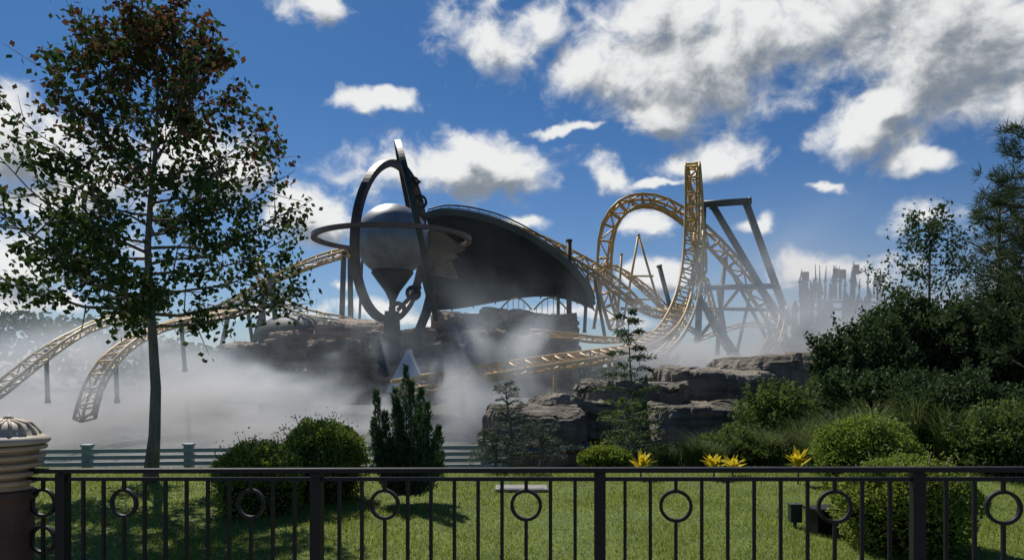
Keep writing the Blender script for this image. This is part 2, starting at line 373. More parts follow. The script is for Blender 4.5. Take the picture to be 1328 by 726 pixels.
# ---------------------------------------------------------------- rocks
def rock(c,rx,ry,z0,z1,seed,rot=0,mat=None,nl=7,label='layered brown rock ledge above the misty basin',slope=0):
    r=random.Random(seed);nt_,nz=200,60
    cuts=sorted([r.random()**.8 for _ in range(nl-1)]);cuts=[0]+cuts+[1];jit=min(rx,ry)
    offs=[r.uniform(-.09,.08) for _ in range(nl+1)]
    V=[];F=[];h=z1-z0;cr,sr=math.cos(rot),math.sin(rot);sc=max(rx,ry);am=min(h*.045,.26)
    def tn(X,Y):
        a=mn.noise(Vector((X,Y,seed))*(2.0/sc))*2.2; a=round(a*1.5)/1.5*.5+a*.4
        return am*a+am*.25*mn.noise(Vector((X,Y,seed+5))*(9/sc))
    def put(ox,th,k):
        ct,st=math.cos(th),math.sin(th);q=(abs(ct)**3.6+abs(st)**3.6)**(-1/3.6)
        x,y=ct*q*(rx+ox*jit),st*q*(ry+ox*jit)
        X=c[0]+x*cr-y*sr;Y=c[1]+x*sr+y*cr
        return [X,Y,z0+k*h+k*k*tn(X,Y)+k*slope*x]
    for j in range(nz):
        k=j/(nz-1)
        for i in range(nt_):
            th=2*math.pi*i/nt_;ct,st=math.cos(th),math.sin(th)
            px_,py_=ct*rx,st*ry
            # strata undulate along the face
            kk=min(.999,max(0,k+.05*mn.noise(Vector((px_,py_,seed))*(.8/jit))*(1 if 0<k<1 else 0)))
            li=max(q for q in range(nl) if cuts[q]<=kk+1e-9)
            a,b=cuts[li],cuts[li+1];f=(kk-a)/max(b-a,1e-6);edge=min(f,1-f)*(b-a)*h
            big=mn.noise(Vector((px_,py_,0))*(.9/jit)+Vector((0,0,seed+li*.3)))
            crack=mn.noise(Vector((px_,py_,0))*(2.2/jit)+Vector((0,0,seed+li*2.3)))
            fine=mn.fractal(Vector((px_,py_,k*h))*(5/jit)+Vector((seed,0,0)),.8,2.2,4)
            ox=offs[li]+.22*big+.13*(round(crack*3)/3)+.03*fine-(.04 if edge<.02*h else 0)-.05*k-(.06*((k-.93)/.07)**2 if k>.93 else 0)
            V.append(put(ox,th,k))
    for j in range(nz-1):
        for i in range(nt_):
            q=(i+1)%nt_;F.append((j*nt_+i,j*nt_+q,(j+1)*nt_+q,(j+1)*nt_+i))
    base=(nz-1)*nt_;last=V[base:base+nt_]
    cx=sum(p[0] for p in last)/nt_;cy=sum(p[1] for p in last)/nt_
    prev=base
    for s_ in (.92,.8,.65,.5,.35,.15):
        st=len(V)
        for i in range(nt_):
            p=last[i];X=cx+(p[0]-cx)*s_;Y=cy+(p[1]-cy)*s_
            zz=z1+tn(X,Y)+slope*((X-c[0])*cr+(Y-c[1])*sr)+.04*(1-s_)
            V.append([X,Y,zz])
        for i in range(nt_):
            q=(i+1)%nt_;F.append((prev+i,prev+q,st+q,st+i))
        prev=st
    F.append(tuple(prev+i for i in range(nt_)))
    me=bpy.data.meshes.new('rock_ledge');me.from_pydata(V,[],F);me.materials.append(mat or rockM)
    o=link('rock_ledge',me);tag(o,label,'rock','layered rocks around the basin');return o
def rk(u0,u1,vt,vb,d,ry,seed,**k):
    a=S(u0,vt,d);b=S(u1,vb,d);return rock(((a.x+b.x)/2,d+ry*.6),(b.x-a.x)/2,ry,b.z-1,a.z,seed,**k)
rk(620,768,534,610,20,1.8,3,nl=5)
rk(690,800,517,600,22.5,1.8,17,nl=4)
rk(748,905,501,610,23,2.0,8,nl=5)
rk(848,1000,528,610,21,1.8,9,nl=4)
rk(850,1010,481,600,26.5,3.0,12,nl=5)
rk(950,1115,466,600,29,4,21,nl=5)
FL='tall sunlit layered rock outcrop below the canopy'
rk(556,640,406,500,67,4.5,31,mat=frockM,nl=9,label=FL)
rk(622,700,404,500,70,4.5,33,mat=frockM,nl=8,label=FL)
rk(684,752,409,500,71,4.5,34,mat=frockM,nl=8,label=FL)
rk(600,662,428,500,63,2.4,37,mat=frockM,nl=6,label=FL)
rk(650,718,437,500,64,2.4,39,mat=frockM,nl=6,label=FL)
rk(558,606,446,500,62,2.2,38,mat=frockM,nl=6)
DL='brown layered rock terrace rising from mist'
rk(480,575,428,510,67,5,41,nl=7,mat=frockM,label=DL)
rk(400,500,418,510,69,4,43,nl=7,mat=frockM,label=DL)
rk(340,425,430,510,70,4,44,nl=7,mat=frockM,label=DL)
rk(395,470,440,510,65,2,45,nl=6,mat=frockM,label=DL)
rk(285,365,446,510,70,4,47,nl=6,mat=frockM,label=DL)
# ---------------------------------------------------------------- vegetation
def tree(name,base,zs,zt,prof,nb,r0,nsub,nleaf,L,W,lm,label,lean=0,seed=1,up=.6,cat='tree',lowk=0,spread=1.0):
    r=random.Random(seed);base=Vector(base);e=top(name,base,label,cat)
    m=MB();pts=[];K=10
    for i in range(K+1):
        f=i/K;pts.append(base+Vector((lean*f+.06*mn.noise(Vector((seed,f*3,0)))*(zt-base.z)*.3,.06*mn.noise(Vector((seed+9,f*3,0))),(zt-base.z)*f)))
    rad=[r0*(1.25 if i==0 else 1)*(1-.93*(i/K)**.9) for i in range(K+1)]
    m.tube(pts,rad,10)
    def tp(z):
        f=(z-base.z)/(zt-base.z)*K;i=min(int(f),K-1);return pts[i].lerp(pts[i+1],f-i),rad[min(i+1,K)]
    def R(z):
        if z<=prof[0][0]: return prof[0][1]
        for (a,ra),(b,rb) in zip(prof,prof[1:]):
            if z<=b: return ra+(rb-ra)*(z-a)/(b-a)
        return prof[-1][1]
    P=[]
    for i in range(nb):
        f=(i+.5)/nb;z=zs+(zt-zs)*.95*f**(1.05+lowk*.25);p,rr=tp(z);az=i*2.4+r.uniform(-.4,.4)
        ln=R(z);kr=r.uniform(.72,1.08)
        for _ in range(4): ze=z+ln*up*(.35+1.1*f)*1.0;ln=R(min(ze,prof[-1][0]))*kr
        ze=min(z+ln*up*(.35+1.1*f),zt+.2); ze+=r.uniform(-.15,.15)
        end=Vector((p.x+math.cos(az)*ln,p.y+math.sin(az)*ln,ze))
        b=[]
        for k in range(6):
            t=k/5;q=p.lerp(end,t);q.z+=-.10*ln*math.sin(math.pi*t)*(1 if f<.6 else 0);q+=Vector((r.gauss(0,.03),r.gauss(0,.03),r.gauss(0,.03)))*ln*.5*(t>0);b.append(q)
        br=max(.008,min(rr*.55,.014+ln*.013));m.tube(b,[br*(1-.8*k/5) for k in range(6)],6)
        for s_ in range(nsub):
            t=.22+.78*(s_+r.random())/nsub;k=min(int(t*5),4);q=b[k].lerp(b[k+1],t*5-k)
            d=Vector((math.cos(az),math.sin(az),.25));d+=Vector((r.gauss(0,.8),r.gauss(0,.8),r.gauss(.1,.6)));d.normalize()
            sl=ln*r.uniform(.14,.30)+.1;q2=q+d*sl;m.tube([q,(q+q2)/2+Vector((0,0,-.02)),q2],[br*.4,br*.28,.003],4)
            nn=max(2,int(nleaf/(nb*nsub)*(.12+2.6*r.random()**2)*(1+lowk*(.6-f))))
            for _ in range(nn):
                u=r.random()**.6*1.12;P.append(q+(q2-q)*u+Vector((r.gauss(0,.055),r.gauss(0,.055),r.gauss(-.03,.06)))*(1+sl)*spread)
    m.obj('trunk',bark,True,e)
    P=np.array([tuple(p) for p in P]);D=np.zeros_like(P);D[:,2]=-.5
    V,F=leaves(P,L,W,D,1.0);npobj('crown',V,F,lm,e);return e
tl=leafM('maple_leaf',(.07,.11,.025),(.024,.048,.012),.4,(3.8,8.8),(.115,.055,.025))
bx=S(195,607,11)
tree('maple_tree',(bx.x,11,H(bx.x,11)),2.3,7.0,[(1.9,1.7),(2.6,2.1),(3.6,2.35),(4.6,2.1),(5.6,1.65),(6.4,1.2),(7.1,.6)],54,.095,13,15000,.10,.038,tl,'slender maple tree with green leaves turning reddish brown',lean=.08,seed=5,up=.62,lowk=.3)
box_leaf=leafM('boxwood_leaf',(.30,.36,.05),(.11,.18,.03),.42)
dark_leaf=leafM('dark_shrub_leaf',(.07,.115,.035),(.026,.048,.016),.38)
mid_leaf=leafM('mid_shrub_leaf',(.15,.21,.045),(.06,.10,.022),.4)
grey_leaf=leafM('grey_green_leaf',(.13,.16,.11),(.06,.085,.055),.3)
needle=leafM('pine_needle',(.08,.11,.04),(.035,.055,.022),.3)
jun_leaf=leafM('juniper_leaf',(.08,.15,.055),(.035,.07,.028),.3)
core=M('shrub_shadow',(.018,.03,.010),(.009,.015,.006),rough=1,scale=3,spec=0)  # near-black colour stands in for shade inside the shrubs
def shrub(name,c,rad,n,L,W,lm,label,lump=.18,shell=.25,seed=1,lf=2.2,outward=.8,corek=.8,shoots=0):
    rx,ry,rz=rad;e=top(name,c,label,'shrub')
    D=unit(rng.normal(size=(n,3)));D[:,2]=np.where(rng.random(n)<.62,np.abs(D[:,2]),D[:,2]);D=unit(D)
    def lm_(d): return 1+lump*mn.noise(Vector(d)*lf+Vector((seed*3.1,0,0)))*2+.6*lump*mn.noise(Vector(d)*lf*2.7+Vector((seed,7,0)))
    rr=np.array([lm_(d) for d in D.tolist()])
    k=rr*(1-shell*rng.random(n)**1.5)
    cz=rz*.45
    low=D[:,2]<0
    hx=D[:,:2]/np.maximum(np.linalg.norm(D[:,:2],axis=1,keepdims=True),1e-6)
    side=(1-.22*np.abs(D[:,2])**1.5)
    X=np.where(low,hx[:,0]*side,D[:,0]);Y=np.where(low,hx[:,1]*side,D[:,1])
    P=np.stack([c[0]+X*rx*k,c[1]+Y*ry*k,c[2]+cz+D[:,2]*np.where(low,cz,(rz-cz)*k)],1)
    P[:,2]=np.maximum(P[:,2],c[2]+.01)
    dd=D.copy();dd[:,2]+=.3
    parts=[leaves(P,L,W,dd*outward,1.0)]
    m=MB();r=random.Random(seed);p0=Vector(c)
    for i in range(9):
        a=r.uniform(0,6.28);q=Vector((c[0]+math.cos(a)*rx*.6*r.random(),c[1]+math.sin(a)*ry*.6*r.random(),c[2]+rz*r.uniform(.5,.85)))
        mid=p0.lerp(q,.5)+Vector((0,0,-.05));m.tube([p0,mid,q],[.012+rz*.008,.01+rz*.004,.004],5)
    SP=[]
    for i in range(shoots):
        d=Vector((r.gauss(0,1),r.gauss(0,1),abs(r.gauss(.6,.8)))).normalized();kk=lm_(d)
        q=Vector((c[0]+d.x*rx*kk*.85,c[1]+d.y*ry*kk*.85,c[2]+cz+d.z*(rz-cz)*kk*.85));l=r.uniform(.12,.32)*rz*.8
        t=q+(d*.6+Vector((r.gauss(0,.2),r.gauss(0,.2),.7))).normalized()*l;m.tube([p0,q,t],[.012,.009,.003],4)
        for _ in range(int(26*l/.4)+8):
            SP.append(tuple(q.lerp(t,r.random()**.8*1.03)+Vector((r.gauss(0,.05),r.gauss(0,.05),r.gauss(0,.05)))))
    if SP: parts.append(leaves(np.array(SP),L,W))
    V,F=merge(parts);npobj('foliage',V,F,lm,e)
    m.obj('stem',bark,True,e)
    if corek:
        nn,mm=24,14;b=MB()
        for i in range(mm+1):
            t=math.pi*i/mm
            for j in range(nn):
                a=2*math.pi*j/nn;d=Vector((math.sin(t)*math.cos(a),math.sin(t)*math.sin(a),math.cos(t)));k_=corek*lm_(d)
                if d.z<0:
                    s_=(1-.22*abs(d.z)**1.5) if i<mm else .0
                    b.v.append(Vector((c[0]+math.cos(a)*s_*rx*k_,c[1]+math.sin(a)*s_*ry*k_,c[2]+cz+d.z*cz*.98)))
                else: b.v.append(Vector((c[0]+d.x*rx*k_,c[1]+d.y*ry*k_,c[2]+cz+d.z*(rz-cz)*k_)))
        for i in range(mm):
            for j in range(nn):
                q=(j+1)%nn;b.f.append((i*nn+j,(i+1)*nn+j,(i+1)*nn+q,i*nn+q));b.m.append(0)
        b.obj('shade_core',core,True,e)  # solid dark core, painted shade behind the leaves
    return e
def sh(name,u,vtop,vbase,halfw,d,n,L,W,lm,label,**k):
    x=(u-664)/FPX*d; zb=H(x,d); zt=EYE+(477-vtop)/FPX*d; r=halfw/FPX*d
    return shrub(name,(x,d,zb),(r,r*.95,zt-zb),n,L,W,lm,label,**k)
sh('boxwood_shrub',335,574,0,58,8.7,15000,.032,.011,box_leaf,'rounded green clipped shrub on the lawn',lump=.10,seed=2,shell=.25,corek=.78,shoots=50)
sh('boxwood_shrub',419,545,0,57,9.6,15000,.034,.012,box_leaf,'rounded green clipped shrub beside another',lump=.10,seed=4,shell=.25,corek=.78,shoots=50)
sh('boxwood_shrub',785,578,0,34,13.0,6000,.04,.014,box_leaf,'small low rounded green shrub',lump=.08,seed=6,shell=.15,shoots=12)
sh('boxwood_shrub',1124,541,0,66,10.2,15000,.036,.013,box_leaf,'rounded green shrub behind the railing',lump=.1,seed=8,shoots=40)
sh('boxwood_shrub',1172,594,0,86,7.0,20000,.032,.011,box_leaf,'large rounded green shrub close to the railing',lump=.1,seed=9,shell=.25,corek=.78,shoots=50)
LS='large dense dark green shrub with loose leafy branches'
sh('leafy_shrub',1010,502,0,52,15.5,8000,.08,.026,mid_leaf,'loose green leafy shrub by the rocks',lump=.3,seed=12,shoots=40,corek=.6,shell=.5,lf=3)
sh('leafy_shrub',955,560,0,55,13.5,7000,.07,.02,mid_leaf,'low loose green shrub by the rocks',lump=.3,seed=14,shoots=30,corek=.6,shell=.5)
sh('leafy_shrub',890,580,0,50,14.0,6000,.06,.018,dark_leaf,'low dark green ground shrub by the rocks',lump=.3,seed=33,shoots=30,corek=.6,shell=.5)
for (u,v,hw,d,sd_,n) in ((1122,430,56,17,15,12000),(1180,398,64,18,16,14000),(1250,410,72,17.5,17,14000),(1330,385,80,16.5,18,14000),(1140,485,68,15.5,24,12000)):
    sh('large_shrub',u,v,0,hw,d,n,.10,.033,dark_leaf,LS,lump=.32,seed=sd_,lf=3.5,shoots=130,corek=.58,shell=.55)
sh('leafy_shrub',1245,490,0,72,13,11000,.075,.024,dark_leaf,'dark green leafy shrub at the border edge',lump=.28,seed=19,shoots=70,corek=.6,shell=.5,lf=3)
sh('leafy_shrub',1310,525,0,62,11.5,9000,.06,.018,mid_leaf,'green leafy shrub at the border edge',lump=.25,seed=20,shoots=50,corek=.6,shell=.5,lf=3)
x=S(1205,500,20);tree('oak_tree',(x.x,20,H(x.x,20)),2.5,5.7,[(2,1.2),(3.5,1.7),(5,1.3),(6,.7)],26,.09,8,3400,.10,.036,dark_leaf,'sparse small oak tree with bare twigs showing',seed=23,up=.8,spread=1.4)
def pine(d,u,vt,nb,seed,label,crown_r=1.6,lean=0,zs=1.2):
    r=random.Random(seed);x=(u-664)/FPX*d;b=Vector((x,d,H(x,d)));zt=EYE+(477-vt)/FPX*d;e=top('pine_tree',b,label,'tree')
    m=MB();T=lambda f:b+Vector((lean*f,0,(zt-b.z)*f));m.tube([T(i/8) for i in range(9)],[.13*(1-.9*i/8) for i in range(9)],8)
    P=[];D=[]
    for i in range(nb):
        f=zs/ (zt-b.z)+(1-zs/(zt-b.z))*(i+.5)/nb;p=T(f);az=i*2.4+r.random();ln=crown_r*(1-f)**.6*r.uniform(.5,1.15)+.25
        q=p+Vector((math.cos(az)*ln,math.sin(az)*ln,ln*.35));mid=p.lerp(q,.6)+Vector((0,0,-.12*ln));m.tube([p,mid,q],[.035,.02,.008],5)
        for s_ in range(8):
            t=.3+.7*(s_+r.random())/8;c=(p.lerp(mid,t/.6) if t<.6 else mid.lerp(q,(t-.6)/.4))+Vector((r.gauss(0,.12),r.gauss(0,.12),r.gauss(.05,.1)))
            ax=Vector((math.cos(az)+r.gauss(0,.5),math.sin(az)+r.gauss(0,.5),.5));
            for k in range(34): P.append(tuple(c+Vector((r.gauss(0,.03),r.gauss(0,.03),r.gauss(0,.03)))));D.append(tuple(ax))
    m.obj('trunk',bark,True,e);V,F=leaves(np.array(P),.24,.008,np.array(D),1.4);npobj('crown',V,F,needle,e)
pine(16,1335,168,40,51,'tall dark green pine with long needles',1.4)
pine(17.5,1296,250,32,52,'dark green pine with long drooping needles',1.1)
pine(15,1380,200,34,53,'dark green pine beside another pine',1.5)
def juniper():
    d=9.3;x=(530-664)/FPX*d;z0=H(x,d);e=top('juniper_shrub',(x,d,z0),'upright feathery dark green juniper with pointed tips','shrub')
    r=random.Random(3);parts=[];m=MB()
    tips=[(528,476),(487,508),(500,535),(512,505),(545,505),(557,523),(572,552),(540,530),(520,540),(493,560),(560,575),(508,570),(550,560),(530,570),(515,520),(536,495),(483,545),(570,590),(490,590)]
    for (u,v) in tips:
        tx=(u-664)/FPX*d;tz=EYE+(477-v)/FPX*d;ty=d+r.uniform(-.25,.25);b=Vector((x+(tx-x)*.35,d+(ty-d)*.3,z0+.1));t=Vector((tx,ty,tz));m.tube([b,(b+t)/2+Vector(((tx-x)*.15,0,0)),t],[.015,.01,.003],5)
        n=1300;f=rng.random(n)**.8;mid=(b+t)/2+Vector(((tx-x)*.22,0,0))
        B=np.array(b);Mi=np.array(mid);T=np.array(t);f1=f[:,None];C=(1-f1)**2*B+2*f1*(1-f1)*Mi+f1**2*T
        rad=.125*np.minimum(1,(1-f)*1.6+.05)*np.minimum(1,f*3+.4)*(1+.5*np.sin(f*25+u))
        a=rng.random(n)*6.28;k=rng.random(n)**.5
        P=C+np.stack([np.cos(a)*rad*k,np.sin(a)*rad*k,np.zeros(n)],1);D=np.stack([np.cos(a)*.7,np.sin(a)*.7,np.ones(n)],1)
        parts.append(leaves(P,.06,.007,D,.45))
    V,F=merge(parts);npobj('foliage',V,F,jun_leaf,e);m.obj('stem',bark,True,e)
juniper()
def cedar(u,vt,d,hw,name,lm,label,seed,nb=26,dens=60,L=.10,W=.012):
    r=random.Random(seed);x=(u-664)/FPX*d;z0=H(x,d);zt=EYE+(477-vt)/FPX*d;e=top(name,(x,d,z0),label,'tree')
    m=MB();h=zt-z0;T=lambda f:Vector((x+.05*math.sin(f*5),d,z0+h*f));m.tube([T(i/10) for i in range(11)],[.04*(1-.9*i/10) for i in range(11)],7)
    P=[];D=[]
    for i in range(nb):
        f=.18+.8*(i+r.random()*.5)/nb;p=T(f);az=i*2.4+r.random();ln=hw/FPX*d*(1-f)**.55*r.uniform(.6,1.25)+.04
        q=p+Vector((math.cos(az)*ln,math.sin(az)*ln,ln*r.uniform(-.05,.3)));m.tube([p,p.lerp(q,.5)+Vector((0,0,.04)),q],[.012,.008,.003],4)
        for k in range(dens):
            t=r.random()**.6;c=p.lerp(q,t)+Vector((0,0,.04*math.sin(t*3.1)));s=r.choice((-1,1))*r.random()*.28*ln
            c+=Vector((-math.sin(az)*s,math.cos(az)*s,-abs(s)*.2+r.gauss(0,.012)));P.append(tuple(c));D.append((math.cos(az),math.sin(az),-.1))
    m.obj('trunk',bark,True,e);V,F=leaves(np.array(P),L,W,np.array(D),.9);npobj('crown',V,F,lm,e)
cedar(818,397,14.5,58,'cedar_sapling',dark_leaf,'thin young cedar with sparse layered branches',4,32,90,.10,.012)
cedar(660,495,12.5,42,'wispy_sapling',grey_leaf,'wispy grey green sapling by the rocks',5,30,50,.07,.007)
cedar(700,545,12.8,52,'wispy_sapling',grey_leaf,'low wispy grey green sapling by the rocks',6,26,70,.07,.007)
cedar(640,560,12.3,40,'wispy_sapling',grey_leaf,'low wispy grey green sapling by the rocks',16,26,70,.07,.007)
cedar(815,515,13.6,60,'wispy_sapling',mid_leaf,'low feathery green sapling under the cedar',7,26,80,.08,.008)
def grass_clump(u,d,h,n,seed,lm,label):
    r=random.Random(seed);x=(u-664)/FPX*d;z=H(x,d);V=[];F=[]
    for i in range(n):
        a=r.uniform(0,6.28);l=h*r.uniform(.6,1.1);o=r.uniform(.25,.75)*l;bx_,by=x+r.gauss(0,.08),d+r.gauss(0,.08);w_=.008;px,py=-math.sin(a)*w_,math.cos(a)*w_
        b=len(V)
        for k in range(5):
            t=k/4;q=(bx_+math.cos(a)*o*t*t,by+math.sin(a)*o*t*t,z+l*(t-.28*t**3));f=1-t*.9
            V.append((q[0]-px*f,q[1]-py*f,q[2]));V.append((q[0]+px*f,q[1]+py*f,q[2]))
        for k in range(4):F.append((b+2*k,b+2*k+1,b+2*k+3,b+2*k+2))
    o=npobj('ornamental_grass',np.array(V),np.array(F),lm);tag(o,label,'grass','ornamental grass clumps')
fg=leafM('fountain_grass',(.18,.22,.07),(.07,.11,.035),.4)
for i,(u,d,h) in enumerate([(915,14,1.1),(950,13.4,.9),(1000,13,.9),(1045,13,1.1),(1085,12.5,1.3),(1230,12.4,1.4),(1275,12,1.3),(1190,13,1.5),(900,13,.7),(975,14.5,1.2),(1310,12.5,1.3),(1130,13.5,1.4),(880,14.5,.8),(1060,12,.8),(860,13.4,.6),(925,12.8,.6)]):
    grass_clump(u,d,h,420,i,fg,'arching clump of green ornamental grass')
yl=leafM('yellow_leaf',(.85,.66,.03),(.55,.45,.03),.45)
def croton(u,d,seed,v=588):
    r=random.Random(seed);x=(u-664)/FPX*d;z=H(x,d);e=top('yellow_foliage_plant',(x,d,z),'small plant with bright yellow pointed leaves','plant','yellow leaved plants in the border')
    V=[];F=[];m=MB();zc=EYE+(477-v)/FPX*d-.16;m.tube([(x,d,z),(x,d,zc)],.015,6)
    for i in range(46):
        a=r.uniform(0,6.28);l=r.uniform(.18,.32);el=r.uniform(.4,1.3);w_=.028;b=len(V);bz=zc-r.uniform(0,.12)
        dx,dy,dz=math.cos(a)*math.cos(el),math.sin(a)*math.cos(el),math.sin(el);px,py=-math.sin(a),math.cos(a)
        for t,ww in((0,.2),(.35,1),(.7,.8),(1,.05)):
            q=(x+dx*l*t,d+dy*l*t,bz+dz*l*t-.05*t*t);V.append((q[0]-px*w_*ww,q[1]-py*w_*ww,q[2]));V.append((q[0]+px*w_*ww,q[1]+py*w_*ww,q[2]))
        for k in range(3):F.append((b+2*k,b+2*k+1,b+2*k+3,b+2*k+2))
    npobj('foliage',np.array(V),np.array(F),yl,e);m.obj('stem',bark,True,e)
croton(831,11.3,1);croton(926,11.3,2);croton(950,11.6,5,590);croton(1035,10.8,3,582)
def treeline():
    n=30000;x=rng.uniform(-190,260,n);y=rng.uniform(150,175,n)
    h=np.array([5+7*abs(mn.noise(Vector((a*.05,0,3))))+4*mn.noise(Vector((a*.22,0,9))) for a in x]);h=h+np.clip((-x-55)/45,0,1)*10;z=-3+h*rng.random(n)**.6
    n2=9000;x2=rng.uniform(44,100,n2);y2=rng.uniform(128,142,n2)
    h2=np.array([12+6*mn.noise(Vector((a*.12,0,5)))+3*mn.noise(Vector((a*.5,0,9))) for a in x2]);h2*=np.clip((x2-42)/14,.3,1);z2=-3+h2*rng.random(n2)**.5
    V,F=leaves(np.concatenate([np.stack([x,y,z],1),np.stack([x2,y2,z2],1)]),1.5,.6);o=npobj('distant_tree_line',V,F,dark_leaf);o['kind']='stuff';tag(o,'distant dark tree line behind the attraction','trees')
treeline()
# ---------------------------------------------------------------- coaster
def catmull(P,per=1.3):
    out=[]
    n=len(P)
    for i in range(n-1):
        p0,p1,p2,p3=P[max(i-1,0)],P[i],P[i+1],P[min(i+2,n-1)]
        k=max(2,int((p2[0]-p1[0]).length/per))
        for j in range(k):
            t=j/k
            f=lambda a,b,c,d:.5*((2*b)+(c-a)*t+(2*a-5*b+4*c-d)*t*t+(3*b-a-3*c+d)*t**3)
            out.append((f(p0[0],p1[0],p2[0],p3[0]),p1[1].lerp(p2[1],t).normalized()))
    out.append(P[-1]);return out
def track(e,pts,mat,g=.7,dep=.75,r=.13,per=1.4,br=.07):
    P=catmull([(S(*p[:3]),Vector(p[3]).normalized()) for p in pts],per)
    fr=[]
    for i,(p,u) in enumerate(P):
        t=(P[min(i+1,len(P)-1)][0]-P[max(i-1,0)][0]).normalized();u2=(u-t*u.dot(t));u2.normalize();fr.append((p,u2,t.cross(u2)))
    tr=bpy.data.objects.new('track',None);tr.location=P[0][0];COL.objects.link(tr);tr.parent=e;tr.matrix_parent_inverse=Matrix.Translation(-e.location)
    def kid(m,name):
        o=m.obj(name,mat,True);o.parent=tr;o.matrix_parent_inverse=Matrix.Translation(-tr.location)
    lines=[[p+s*g for p,u,s in fr],[p-s*g for p,u,s in fr],[p+s*g*.75-u*dep for p,u,s in fr],[p-s*g*.75-u*dep for p,u,s in fr]]
    for L_ in lines[:2]:
        m=MB();m.tube(L_,r,7);kid(m,'rail')
    m=MB()
    for L_ in lines[2:]: m.tube(L_,r*.9,6)
    for i in range(len(fr)-1):
        a,b,c,d=[l[i] for l in lines];a2,b2,c2,d2=[l[i+1] for l in lines]
        m.tube([a,b],br*1.2,4);m.tube([a,c],br,4);m.tube([b,d],br,4);m.tube([c,d],br,4)
        if i%2: m.tube([a,c2],br,4);m.tube([b,d2],br,4);m.tube([c,d2],br,4)
        else: m.tube([c,a2],br,4);m.tube([d,b2],br,4);m.tube([d,c2],br,4)
    kid(m,'lattice_spine')
def sup(e,lst,mat,name='support_column'):
    for (u1,v1,u2,v2,d,r) in lst:
        m=MB();a=S(u1,v1,d);b=S(u2,v2,d)
        m.tube([a,b],r,10)
        for q in(a,b):
            t=(b-a).normalized();m.tube([q-t*.12,q+t*.12],r*1.25,10)
        m.obj(name,mat,True,e)
Z=(0,0,1)
cA=S(850,470,85);cA.z=-3
e=top('roller_coaster',cA,'gold lattice roller coaster with tall looping tracks on green supports','roller coaster')
track(e,[(560,283,92,Z),(640,289,88,(0,-.3,1)),(690,304,86,(0,-.4,1)),(740,328,85,(0,-.5,1)),(780,352,84,(0,-.6,1)),(815,380,84,(0,-.7,1)),(850,402,86,(0,-.5,1)),(890,398,92,Z)],gold,g=.8,r=.17,br=.1)
C=(0,-1,.25)
track(e,[(800,425,95,(.3,-1,0)),(787,380,94,(.3,-1,0)),(784,335,93,(.2,-1,0)),(790,293,92,C),(808,268,92,C),(834,258,92,(0,-.9,.6)),(864,264,92,(0,-.8,.6)),(895,285,91,(0,-.8,.5)),(928,316,90,C),(962,354,89,C),(991,392,88,C),(1008,425,86,(-.3,-1,.1)),(1000,452,84,(-.5,-.6,.6)),(975,470,82,(-.4,-.2,1)),(930,482,80,Z)],gold,g=.9,per=1.5,r=.19,br=.11)
track(e,[(960,470,90,Z),(935,430,89,(.2,-.6,.6)),(915,380,87,(.1,-1,.2)),(906,320,85,(0,1,0)),(902,250,84,(0,1,.1)),(899,216,83.2,(0,.8,1)),(898,213,82,(0,0,1)),(898,216,80.8,(0,-.8,1)),(898,250,80,(0,-1,.1)),(897,300,78.5,(0,-1,0)),(893,350,76,(0,-1,0)),(882,395,72,(-.1,-1,.2)),(862,428,67,(-.3,-.8,.5)),(828,448,61,(-.2,-.6,1)),(775,459,56,(0,-.5,1)),(710,468,52.5,(0,-.5,1)),(645,478,49.5,(0,-.5,1)),(580,489,47,(0,-.5,1)),(515,501,45,(0,-.5,1))],gold,g=.74,dep=.5,r=.14,per=1.2,br=.085)
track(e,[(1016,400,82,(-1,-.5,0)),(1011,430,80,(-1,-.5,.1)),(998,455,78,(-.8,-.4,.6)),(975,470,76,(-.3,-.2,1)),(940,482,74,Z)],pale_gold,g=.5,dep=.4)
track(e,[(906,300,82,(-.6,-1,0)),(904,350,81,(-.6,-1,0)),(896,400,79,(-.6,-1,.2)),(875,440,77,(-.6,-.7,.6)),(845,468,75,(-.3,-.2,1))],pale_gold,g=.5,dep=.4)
track(e,[(690,428,61,Z),(740,433,62,Z),(790,438,64,Z),(840,430,70,Z)],gold,g=.45,dep=.45,r=.09)
track(e,[(760,395,96,Z),(775,350,98,(.4,-1,.3)),(800,345,98,Z),(840,375,97,(0,-.5,1)),(870,405,96,(0,-.5,1)),(905,430,96,Z)],gold,g=.55,dep=.5,r=.13)
track(e,[(900,440,98,Z),(940,425,98,Z),(975,418,98,Z),(1015,425,98,Z)],gold,g=.4,dep=.5,r=.1)
sup(e,[(910,265,972,261,88,.42),(925,268,1003,400,88,.42),(967,262,1024,420,88,.45),(912,265,905,440,88,.4),(915,373,1005,371,87,.32),(905,385,962,470,86,.4),(985,372,1020,440,86,.3),(930,370,945,460,88,.25),(960,372,905,440,89,.22),(920,400,1010,402,89,.22),(945,345,1000,450,90,.22),(975,372,955,460,90,.2)],green_steel)
sup(e,[(806,330,800,430,93,.16),(828,305,808,420,93,.15),(828,305,862,420,93,.15),(815,358,846,358,93,.12),(810,388,856,388,93,.12),(784,345,770,425,94,.2)],gold,'support_frame')
sup(e,[(738,312,738,450,84,.3),(724,330,724,415,88,.2),(762,350,758,430,86,.2),(770,355,785,440,86,.2),(855,345,880,440,94,.3),(940,335,930,460,92,.28),(806,400,884,402,97,.2)],dark_steel)
sup(e,[(600,490,600,560,47.6,.15),(660,480,660,550,50,.15),(720,473,720,540,53,.15),(790,464,790,530,57,.15)],gold)
c=S(400,480,76);c.z=-3
e=top('roller_coaster',c,'gold roller coaster track curving on dark green supports','roller coaster')
track(e,[(230,425,82,Z),(290,395,81,Z),(345,362,80,(0,-.5,1)),(390,342,79,(0,-.5,1)),(430,328,79,(0,-.5,1)),(475,318,80,Z),(560,305,86,Z)],gold,g=.65)
